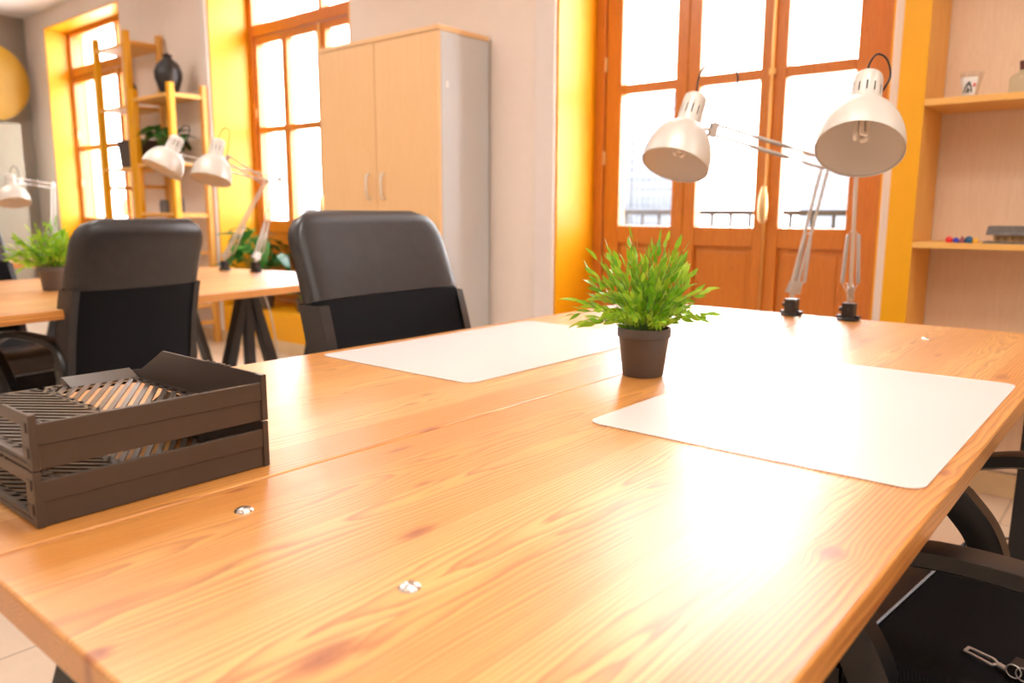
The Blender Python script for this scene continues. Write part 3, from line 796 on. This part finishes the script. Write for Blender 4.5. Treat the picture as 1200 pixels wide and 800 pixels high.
# ------------------------------------------------------------------ architect lamps
def coil(bm, p, q, r, turns, w=.0009, n=8):
    M_ = axis(p, q); L = (Vector(q)-Vector(p)).length; pts = []
    N = turns*n
    for i in range(N+1):
        a = 2*PI*i/n; pts.append(M_ @ Vector((r*math.cos(a), r*math.sin(a), L*i/N)))
    tube(bm, pts, w, 4)
def desk_lamp(label, base, elbow, joint, mouth, neck, group, fine=True, loop=((.01, .03), (.03, .05), (.05, .03))):
    base = Vector(base); elbow = Vector(elbow); joint = Vector(joint); mouth = Vector(mouth); neck = Vector(neck)
    t = thing('desk_lamp', label, 'lamp', base, 0, group)
    Lb = lambda v: Vector(v) - base
    # table clamp
    bm = B(); Z = Vector((0, 0, 1))
    lathe(bm, [(.027, 0), (.030, .002), (.030, .005), (.026, .008), (.0001, .008)], 28, cap0=True)
    box(bm, (-.016, -.015, .006), (.016, .015, .048)); box(bm, (-.030, -.010, .006), (-.014, .010, .014)); box(bm, (.014, -.010, .006), (.030, .010, .014))
    tube(bm, ((0, -.015, .028), (0, -.022, .028)), .006, 10); tube(bm, ((-.016, 0, .030), (-.026, 0, .030)), .006, 10)
    link('clamp', bm, m_castiron, t, smooth=35)
    foot = Vector((0, 0, .052)); d1 = (Lb(elbow)-foot).normalized()
    side = d1.cross(Lb(joint)-Lb(elbow)).normalized(); 
    n1 = side.cross(d1).normalized()      # in-plane normal to the lower arm
    up = Lb(joint)-Lb(elbow); d2 = up.normalized(); n2 = side.cross(d2).normalized()
    # lower arm
    bm = B()
    tube(bm, (foot, foot+Vector((0, 0, .020))), .008, 12)
    for k in (-1, 1):
        o_ = n1*.011*k
        tube(bm, (foot+Vector((0,0,.016))+o_, Lb(elbow)+o_), .0042, 8)
    for s in (-1, 1):
        pl = [foot+Vector((0,0,.012))-n1*.020+side*s*.007, foot+Vector((0,0,.012))+n1*.020+side*s*.007, foot+d1*.045+n1*.016+side*s*.007, foot+d1*.05-n1*.016+side*s*.007]
        vs = [[bm.verts.new(p+side*e*.0012) for p in pl] for e in (-1, 1)]
        bm.faces.new(vs[0][::-1]); bm.faces.new(vs[1])
        for i in range(4): bm.faces.new((vs[0][i], vs[0][(i+1)%4], vs[1][(i+1)%4], vs[1][i]))
    la = link('lower_arm', bm, m_arm, t, smooth=40)
    L1 = (Lb(elbow)-foot).length
    for s in (-1, 1):
        bm = B(); a = foot + d1*.050 + side*s*.020 - n1*.012; b = foot + d1*(L1*.46) + side*s*.013
        if fine: coil(bm, a, b, .0045, 46)
        tube(bm, (a, b), .0040, 8); tube(bm, (a, foot+d1*.02+side*s*.006), .0012, 6); tube(bm, (b, foot+d1*(L1*.50)), .0012, 6)
        link('spring', bm, m_arm, la, smooth=180)
    # elbow
    bm = B()
    for s in (-1, 1):
        c = Lb(elbow)
        pl = [c-n1*.018, c+n1*.018, c+n2*.016+d2*.012+d1*.018, c-n2*.018+d1*.012]
        vs = [[bm.verts.new(p+side*(s*.007+e*.0011)) for p in pl] for e in (-1, 1)]
        bm.faces.new(vs[0][::-1]); bm.faces.new(vs[1])
        for i in range(4): bm.faces.new((vs[0][i], vs[0][(i+1)%4], vs[1][(i+1)%4], vs[1][i]))
    tube(bm, (Lb(elbow)-side*.011, Lb(elbow)+side*.011), .005, 10)
    link('elbow_joint', bm, m_arm, t, smooth=35)
    # upper arm
    bm = B()
    for k in (-1, 1):
        tube(bm, (Lb(elbow)+n2*.013*k, Lb(joint)+n2*.013*k), .0036, 8)
    ua = link('upper_arm', bm, m_arm, t, smooth=40)
    L2 = up.length
    for k in (-1, 1):
        bm = B(); a = Lb(elbow)+d2*L2*.34+n2*.013*k; b = Lb(elbow)+d2*L2*.68+n2*.013*k
        if fine: coil(bm, a, b, .0052, 40)
        tube(bm, (a, b), .0046, 8); link('spring', bm, m_arm, ua, smooth=180)
    bm = B(); tube(bm, (Lb(elbow)-n2*.016+side*.008, Lb(elbow)+d2*L2*.40+side*.006), .0016, 6); link('tension_rod', bm, m_brass, ua, smooth=180)
    # head bracket
    ax = (neck-mouth).normalized(); Ln = (neck-mouth).length
    grip = Lb(mouth) + ax*Ln*.62
    bm = B()
    for s in (-1, 1):
        j = Lb(joint); pl = [j+n2*.020-d2*.004, j-n2*.020-d2*.004, j-n2*.014+d2*.016, j+n2*.020+d2*.014]
        vs = [[bm.verts.new(p+side*(s*.006+e*.001)) for p in pl] for e in (-1, 1)]
        bm.faces.new(vs[0][::-1]); bm.faces.new(vs[1])
        for i in range(4): bm.faces.new((vs[0][i], vs[0][(i+1)%4], vs[1][(i+1)%4], vs[1][i]))
    away = (Lb(joint)-grip); away -= ax*away.dot(ax); away.normalize()
    tube(bm, (Lb(joint), grip+away*.030), .0045, 8); tube(bm, (grip+away*.036, grip+away*.022), .008, 12)
    link('head_bracket', bm, m_arm, t, smooth=40)
    # shade: mouth radius .085, slotted neck
    Ms = axis(Lb(mouth), Lb(neck)); Rm = .085; nk = .030; H = Ln
    prof = [(Rm, 0), (Rm*.995, .004)]
    hb = H*.60
    for i in range(1, 13):
        a = i/12*PI/2*.93; prof.append((Rm*math.cos(a)**.92*(1) if math.cos(a)*Rm > nk*1.02 else nk*1.02, .004 + hb*math.sin(a)))
    prof = [p for i, p in enumerate(prof) if i == 0 or p[0] >= nk*1.01 or i < 3]
    z0 = prof[-1][1]
    prof.append((nk*1.0, z0+.004)); i_s = len(prof)
    prof += [(nk, z0+.014), (nk*.985, z0+.040), (nk*.97, H-.012), (nk*.93, H-.005), (nk*.80, H-.001), (nk*.5, H), (.0001, H)]
    bm = B(); lathe(bm, prof, 60, Ms, skip=lambda i, k: i == i_s and k % 5 == 0)
    sh = link('lamp_shade', bm, [m_lamp, m_lampin], t, smooth=50)
    md = sh.modifiers.new('solidify', 'SOLIDIFY'); md.thickness = .0012; md.offset = 0
    bm = B(); prof2 = [(max(.0005, r-.0018), z+.0006) for r, z in prof[1:-7]]
    lathe(bm, prof2, 60, Ms); link('reflector', bm, m_lampin, sh, smooth=60)
    # socket and spiral bulb
    bm = B(); lathe(bm, [(.0001, H-.01), (.022, H-.012), (.022, H*.62), (.014, H*.55), (.0001, H*.55)], 20, Ms); link('socket', bm, m_castiron, sh, smooth=40)
    bm = B()
    for k in range(3):
        a = 2*PI*k/3; o_ = Vector((math.cos(a), math.sin(a), 0))*.011; tn = Vector((-math.sin(a), math.cos(a), 0))*.006
        zt, zb = H*.55, .035
        tube(bm, spline([Ms @ (o_+tn+Vector((0,0,zt))), Ms @ (o_+tn+Vector((0,0,zb+.008))), Ms @ (o_+Vector((0,0,zb))), Ms @ (o_-tn+Vector((0,0,zb+.008))), Ms @ (o_-tn+Vector((0,0,zt)))], 5), .0048, 8)
    link('bulb', bm, m_bulb, sh, smooth=180)
    # cable loop from the neck to the arm
    camx = Vector((R[0][0], R[1][0], R[2][0])); zz = Vector((0, 0, 1))
    pts = [Lb(neck)-ax*.002] + [Lb(neck)+camx*u+zz*v for u, v in loop] + [Lb(joint)+n2*.012]
    bm = B(); tube(bm, spline(pts, 8), .0022, 8); link('cable', bm, m_castiron, t, smooth=180)
    return t
G = 'silver architect lamps clamped to the desks'
desk_lamp('silver architect lamp clamped left of the seam of the near desk, head turned down left', (-.809, 2.235, .7402), at(968, 192, 2.15), at(838, 152, 2.03), at(791, 194, 1.97), at(816, 113, 2.01), G,
          loop=((.004, .045), (.022, .075), (.075, .085), (.105, .045), (.085, -.02), (.055, -.05)))
desk_lamp('silver architect lamp clamped right of the seam of the near desk, head facing the viewer', (-.650, 2.235, .7402), at(1005, 175, 1.97), at(1022, 118, 1.72), at(1007, 176, 1.58), at(1018, 90, 1.66), G,
          loop=((-.002, .022), (.014, .046), (.036, .036), (.046, .004), (.036, -.022)))
desk_lamp('blurred silver lamp on the rear desk, the left head of the pair', rear(.68, .12, .7402), at(328, 212, 3.9), at(213, 185, 3.45), at(189, 199, 3.35), at(209, 161, 3.38), G, False)
desk_lamp('blurred silver lamp on the rear desk, the right head before the yellow reveal', rear(.90, .12, .7402), at(311, 214, 3.88), at(267, 186, 3.55), at(247, 211, 3.4), at(256, 164, 3.43), G, False)
desk_lamp('silver lamp at the far left edge, standing on the farthest desk', (-5.22, 1.89, .7402), at(62, 218, 4.80), at(24, 212, 4.6), at(17, 238, 4.5), at(11, 205, 4.52), G, False)

# ------------------------------------------------------------------ tall cabinet
x0, x1, y0, y1, zt = -3.85, -2.88, 2.88, 3.26, 1.95
t = thing('tall_cabinet', 'tall two-door cabinet with beech doors and pale grey sides against the wall', 'cabinet', ((x0+x1)/2, (y0+y1)/2, 0))
cx, cy = t.location[:2]; w2, d2_ = (x1-x0)/2, (y1-y0)/2
bm = B(); box(bm, (-w2, -d2_+.022, .06), (w2, d2_, zt-.025)); box(bm, (-w2+.02, -d2_+.05, 0), (w2-.02, d2_-.02, .06)); link('body', bm, m_grey, t, bevel=.002)
bm = B(); box(bm, (-w2-.004, -d2_-.002, zt-.024), (w2+.004, d2_, zt)); link('top_board', bm, m_beech, t, bevel=.002)
for s in (-1, 1):
    bm = B(); a, b = sorted((s*.0025, s*(w2-.001))); box(bm, (a, -d2_, .065), (b, -d2_+.019, zt-.028)); d = link('cabinet_door', bm, m_beech, t, bevel=.0015)
    hx = s*.062; bm = B(); tube(bm, spline([(hx, -d2_, 1.10), (hx, -d2_-.022, 1.115), (hx, -d2_-.026, 1.17), (hx, -d2_-.022, 1.225), (hx, -d2_, 1.24)], 4), .006, 8); link('handle', bm, m_steel, d, smooth=180)
bm = B(); box(bm, (w2, -.30+.165, 1.655), (w2+.001, -.30+.182, 1.685)); link('white_sticker', bm, m_lightw, t)

# ------------------------------------------------------------------ left shelf units
def shelf_unit(label, xa, xb, yf, yr, h, shelves, pw=.048):
    t = thing('shelf_unit', label, 'shelf', ((xa+xb)/2, (yf+yr)/2, 0)); w = (xb-xa)/2; d = (yr-yf)/2
    for s in (-1, 1):
        bm = B(); box(bm, (s*w-pw/2, -d, 0), (s*w+pw/2, -d+.044, h)); link('front_post', bm, m_yellow, t, bevel=.003)
        bm = B(); box(bm, (s*w-pw/2, d-.044, 0), (s*w+pw/2, d, h)); link('rear_post', bm, m_rawpine, t, bevel=.003)
        for z in (.15, h*.5, h-.10):
            bm = B(); box(bm, (s*w-.012, -d+.04, z), (s*w+.012, d-.04, z+.03)); link('side_rung', bm, m_rawpine, t)
    for z in shelves:
        bm = B(); box(bm, (-w+pw/2, -d+.004, z-.022), (w-pw/2, d-.004, z)); link('shelf_board', bm, m_rawpinex, t, bevel=.002)
    return t
YS0, YS1 = 2.95, 3.255
u1 = shelf_unit('taller open shelf unit with yellow front posts beside the left balcony door', -6.94, -6.40, YS0, YS1, 2.42, [.30, .85, 1.38, 1.86, 2.33])
u2 = shelf_unit('lower open shelf unit with yellow front posts carrying the black vase', -6.335, -5.76, YS0, YS1, 1.97, [.30, .72, 1.02, 1.40, 1.90])
bm = B(); lathe(bm, [(.0001, 0), (.055, 0), (.075, .02), (.115, .11), (.118, .15), (.095, .20), (.045, .235), (.035, .25), (.045, .262), (.035, .262), (.028, .25), (.0001, .24)], 28)
lathe(bm, [(.016, 0), (.014, .012)], 10, Matrix.Translation((0, 0, .262)), cap1=True)
o = link('vase', bm, m_vase, None, smooth=50); o.location = (-5.98, 3.08, 1.9005); o.scale = (.86, .86, 1.15); tag(o, 'round black vase on top of the lower yellow-posted shelf unit', 'vase')
broad_plant('dark leafy plant in a black pot on the second board of the lower shelf unit', (-6.08, 3.07, 1.4005), .07, .13, .14, .17, 30, .08, .16, 12, m_leafB, m_vase)
def bottle(label, loc, mat, r=.035, h=.22):
    bm = B(); lathe(bm, [(.0001, 0), (r, 0), (r, h*.6), (r*.8, h*.70), (r*.35, h*.8), (r*.33, h), (.0001, h)], 20)
    o = link('bottle', bm, mat, None, smooth=50); o.location = loc; return tag(o, label, 'bottle')
bottle('dark bottle on the upper board of the taller shelf unit', (-6.58, 3.07, 1.8605), m_dark, .04, .26)
bottle('pale glass bottle beside the dark bottle on the taller shelf unit', (-6.47, 3.03, 1.8605), m_bottle, .035, .22)
def basket(label, loc, w, d, h):
    bm = B()
    pr = rrect(w, d, .03, 4); n = len(pr); rings = []
    for z, s in ((0, .9), (h, 1), (h, .94), (.01, .84)): rings.append([bm.verts.new((a*s, b*s, z)) for a, b in pr])
    for a, b in zip(rings, rings[1:]):
        for i in range(n): bm.faces.new((a[i], a[(i+1)%n], b[(i+1)%n], b[i]))
    bm.faces.new(rings[0][::-1]); bm.faces.new(rings[-1])
    o = link('basket', bm, m_wicker, None); o.location = loc; return tag(o, label, 'basket')
basket('dark wicker basket on the middle board of the taller shelf unit', (-6.58, 3.10, 1.3805), .34, .22, .22)
def jar(label, loc, r, h, mat):
    bm = B(); lathe(bm, [(.0001, 0), (r, 0), (r, h*.75), (r*.85, h*.8), (r*.88, h), (.0001, h)], 20); o = link('jar', bm, mat, None, smooth=40); o.location = loc; return tag(o, label, 'jar')
jar('small brown jar on the lower board of the shelf unit, left of the dark one', (-6.12, 3.05, 1.0205), .035, .10, m_slate)
jar('small black jar on the lower board of the shelf unit, right one', (-5.88, 3.05, 1.0205), .035, .12, m_vase)

# ------------------------------------------------------------------ right wall shelving
t = thing('wall_shelving', 'built-in shelving with a yellow-fronted wooden upright at the right', 'shelf', (-.70, 3.13, 0))
bm = B(); box(bm, (-.060, -.150, 0), (.025, -.146, 2.75)); link('yellow_front', bm, m_yellow, t)
bm = B(); box(bm, (-.060, -.1458, 0), (.025, .134, 2.75)); link('upright', bm, m_rawpine, t, bevel=.002)
bm = B(); box(bm, (2.40, -.15, 0), (2.485, .134, 2.75)); link('upright', bm, m_rawpine, t, bevel=.002)
for z, th in ((1.412, .022), (.935, .020), (2.0, .022), (.45, .02)):
    bm = B(); box(bm, (.026, -.150, z-th), (2.399, .134, z)); link('shelf_board', bm, m_rawpinex, t, bevel=.0015)
# printed glass cup
t = thing('glass_cup', 'small glass with white and black print on the upper right shelf', 'cup', (-.548, 3.02, 1.4125))
bm = B(); lathe(bm, [(.0001, 0), (.022, 0), (.036, .078), (.0345, .078), (.021, .004), (.0001, .004)], 32); link('glass_body', bm, m_cup, t, smooth=40)
bm = B(); lathe(bm, [(.0226, .004), (.0333, .060)], 32, skip=lambda i, k: not (17 <= k <= 27)); link('white_print', bm, m_lightw, t, smooth=40)
bm = B()
def onc(a, z, r=.0008): rr = .0222 + (z/.078)*.0138 + r; return Vector((rr*math.cos(a), rr*math.sin(a), z))
a0 = math.radians(262)
for st_ in (((-.55,.012),(-.15,.034),(.15,.045)), ((.15,.045),(.35,.030),(.45,.012)), ((-.2,.010),(.05,.030),(.1,.010)), ((-.35,.026),(.0,.036),(.35,.034)), ((-.05,.02),(.25,.02))):
    tube(bm, [onc(a0+u, z) for u, z in st_], .0022, 6)
link('black_figure', bm, m_ink, t)
bm = B(); tube(bm, [onc(a0+.62, .030), onc(a0+.72, .040)], .0035, 6); link('red_mark', bm, m_red, t)
# cork bottle
t = thing('corked_bottle', 'squat clear glass bottle with a dark cork on the upper right shelf', 'bottle', (-.405, 3.02, 1.4125))
bm = B(); lathe(bm, [(.0001, 0), (.033, 0), (.036, .004), (.036, .046), (.030, .056), (.012, .063), (.011, .074), (.013, .076), (.009, .076), (.009, .064), (.028, .054), (.034, .045), (.034, .006), (.0001, .004)], 32); link('glass_body', bm, m_bottle, t, smooth=50)
bm = B(); lathe(bm, [(.0001, .072), (.0088, .072), (.0115, .098), (.0001, .098)], 20); link('cork', bm, m_cork, t, smooth=40)
# five little glazed pieces
for x, m, nm, r in ((-.566, m_red, 'red', .0125), (-.545, m_blue, 'blue', .010), (-.527, m_maroon, 'dark red cone-shaped', .011), (-.507, m_teal, 'teal', .0135), (-.488, m_amber, 'yellow', .010)):
    bm = B()
    if m is m_maroon: lathe(bm, [(.0001, 0), (r, 0), (r*.9, r*.6), (.0015, r*2.1), (.0001, r*2.1)], 16)
    else: lathe(bm, [(.0001, 0), (r*.75, 0), (r, r*.7), (r*.8, r*1.3), (r*.35, r*1.65), (.0001, r*1.7)], 18)
    o = link('marble', bm, m, None, smooth=60); o.location = (x, 3.005, .9355); tag(o, 'tiny %s glazed piece in the row on the lower right shelf' % nm, 'ornament', 'tiny coloured pieces on the lower right shelf')
# little model house
t = thing('model_house', 'miniature rustic house with a grey slate roof on the lower right shelf', 'ornament', (-.36, 3.05, .9355))
bm = B(); box(bm, (-.105, -.055, 0), (.105, .055, .006)); link('base', bm, m_slate, t)
bm = B(); box(bm, (-.075, -.036, .006), (.075, .036, .030)); 
for k in range(8): box(bm, (-.078+k*.0215, -.042, .006), (-.070+k*.0215, -.034, .032))
link('walls', bm, m_straw, t)
bm = B()
prism(bm, [(-.056, .027), (-.030, .048), (.030, .050), (.056, .029), (.054, .037), (.028, .058), (-.028, .056), (-.054, .035)], lambda a, b, tt: Vector((-.098+tt*.196, a, b)))
link('roof', bm, m_slate, t, bevel=.001)

# ------------------------------------------------------------------ far left corner
t = thing('pale_cabinet', 'pale cream cabinet at the far left end of the room under the yellow disc', 'cabinet', (-8.93, 2.50, 0))
bm = B(); box(bm, (-.33, -.42, .05), (.33, .42, 1.86)); box(bm, (-.29, -.38, 0), (.29, .38, .05)); link('body', bm, m_cream, t, bevel=.01)
for s in (-1, 1):
    bm = B(); a, b = sorted((s*.003, s*.415)); box(bm, (.33, a, .07), (.348, b, 1.85)); d = link('cabinet_door', bm, m_cream, t, bevel=.004)
    bm = B(); tube(bm, ((.362, s*.035, 1.0), (.362, s*.035, 1.15)), .007, 8); link('handle', bm, m_steel, d, smooth=40)
o = thing('round_disc', 'large round mustard-yellow disc standing on the pale cabinet at the far left', 'wall decoration', (-9.09, 2.82, 1.862))
bm = B(); lathe(bm, [(.0001, -.02), (.37, -.02), (.385, -.01), (.385, .01), (.37, .02), (.0001, .02)], 64, Matrix.Translation((0, 0, .43)) @ Matrix.Rotation(PI/2, 4, 'Y')); link('disc', bm, m_mustard, o, smooth=50)
bm = B(); box(bm, (-.08, -.14, 0), (.08, .14, .03)); box(bm, (-.04, -.10, .03), (.04, .10, .062)); link('stand', bm, m_black, o, bevel=.004)

# ------------------------------------------------------------------ cables
bm = B(); tube(bm, spline([(-.33, 2.80, .004), (-.26, 2.86, .004), (-.18, 2.90, .004), (.1, 2.86, .004), (.5, 3.1, .004), (.9, 3.2, .004)], 8), .004, 8)
o = link('power_cable', bm, m_cable, None, smooth=180); tag(o, 'black power cable lying on the floor tiles at the right', 'cable')
bm = B(); p = rear(.78, .03, .708)
tube(bm, spline([p, p+Vector((.05, .03, -.15)), p+Vector((.02, .08, -.32)), p+Vector((.14, .04, -.5)), Vector((p.x+.32, p.y+.02, .004)), Vector((p.x+.55, p.y-.1, .004))], 8), .004, 8)
o = link('power_cable', bm, m_wcable, None, smooth=180); tag(o, 'white cable hanging from the rear desk down to the floor', 'cable')

# ------------------------------------------------------------------ light
def area(name, loc, rot, sx, sy, power, col=(1, 1, 1)):
    l = bpy.data.lights.new(name, 'AREA'); l.shape = 'RECTANGLE'; l.size = sx; l.size_y = sy; l.energy = power; l.color = col
    o = bpy.data.objects.new(name, l); C.objects.link(o); o.location = loc; o.rotation_euler = rot; return o
FILL = [(-.6, -1.2), (-3.2, -1.2), (-6.0, -1.2), (1.6, 1.9), (1.6, -.2), (-.6, 1.0), (-3.2, 1.0), (-6.0, 1.0)]  # unseen fill panels, added to brighten walls, desk edges and chairs
for i, (x, y) in enumerate(FILL):
    t = thing('added_fill_light', 'rectangular fill light panel added out of view under the ceiling', 'lamp', (x, y, CE), 0, 'added fill light panels'); 
    bm = B(); box(bm, (-.62, -.32, -.07), (.62, .32, 0)); link('fill_housing', bm, m_trim, t, bevel=.004)
    a = area('fill_area', (x, y, CE-.075), (0, 0, 0), 1.2, .6, 17 if x > 0 else 6 if y < 0 else 16, (1, .95, .89))
for i, (a, b) in enumerate(OPEN):
    p = area('daylight_portal', ((a+b)/2, YO+.05, 1.55), (-PI/2, 0, 0), b-a, 2.5, 1); p.data.cycles.is_portal = True
s = bpy.data.lights.new('sun', 'SUN'); s.energy = 9; s.angle = math.radians(1); s.color = (1, .96, .9)
so = bpy.data.objects.new('sun', s); C.objects.link(so)
so.rotation_euler = Vector((.35, .75, -.75)).to_track_quat('-Z', 'Y').to_euler()
w = bpy.data.worlds.new('world'); bpy.context.scene.world = w; w.use_nodes = True
nt = w.node_tree; nt.nodes.clear(); o = nt.nodes.new('ShaderNodeOutputWorld'); bg = nt.nodes.new('ShaderNodeBackground')
tc = nt.nodes.new('ShaderNodeTexCoord'); sp = nt.nodes.new('ShaderNodeSeparateXYZ'); nt.links.new(tc.outputs['Generated'], sp.inputs[0])
rp = nt.nodes.new('ShaderNodeValToRGB'); nt.links.new(sp.outputs[2], rp.inputs[0])
rp.color_ramp.elements[0].position = 0; rp.color_ramp.elements[0].color = (.95, .97, 1, 1)
rp.color_ramp.elements[1].position = .8; rp.color_ramp.elements[1].color = (.80, .90, 1, 1)
nt.links.new(rp.outputs[0], bg.inputs[0]); bg.inputs[1].default_value = 10; nt.links.new(bg.outputs[0], o.inputs[0])

vs = bpy.context.scene.view_settings
bpy.context.scene.display_settings.display_device = 'sRGB'
vs.view_transform = 'Standard'; vs.look = 'None'; vs.exposure = 1.0; vs.gamma = 1; vs.use_curve_mapping = False
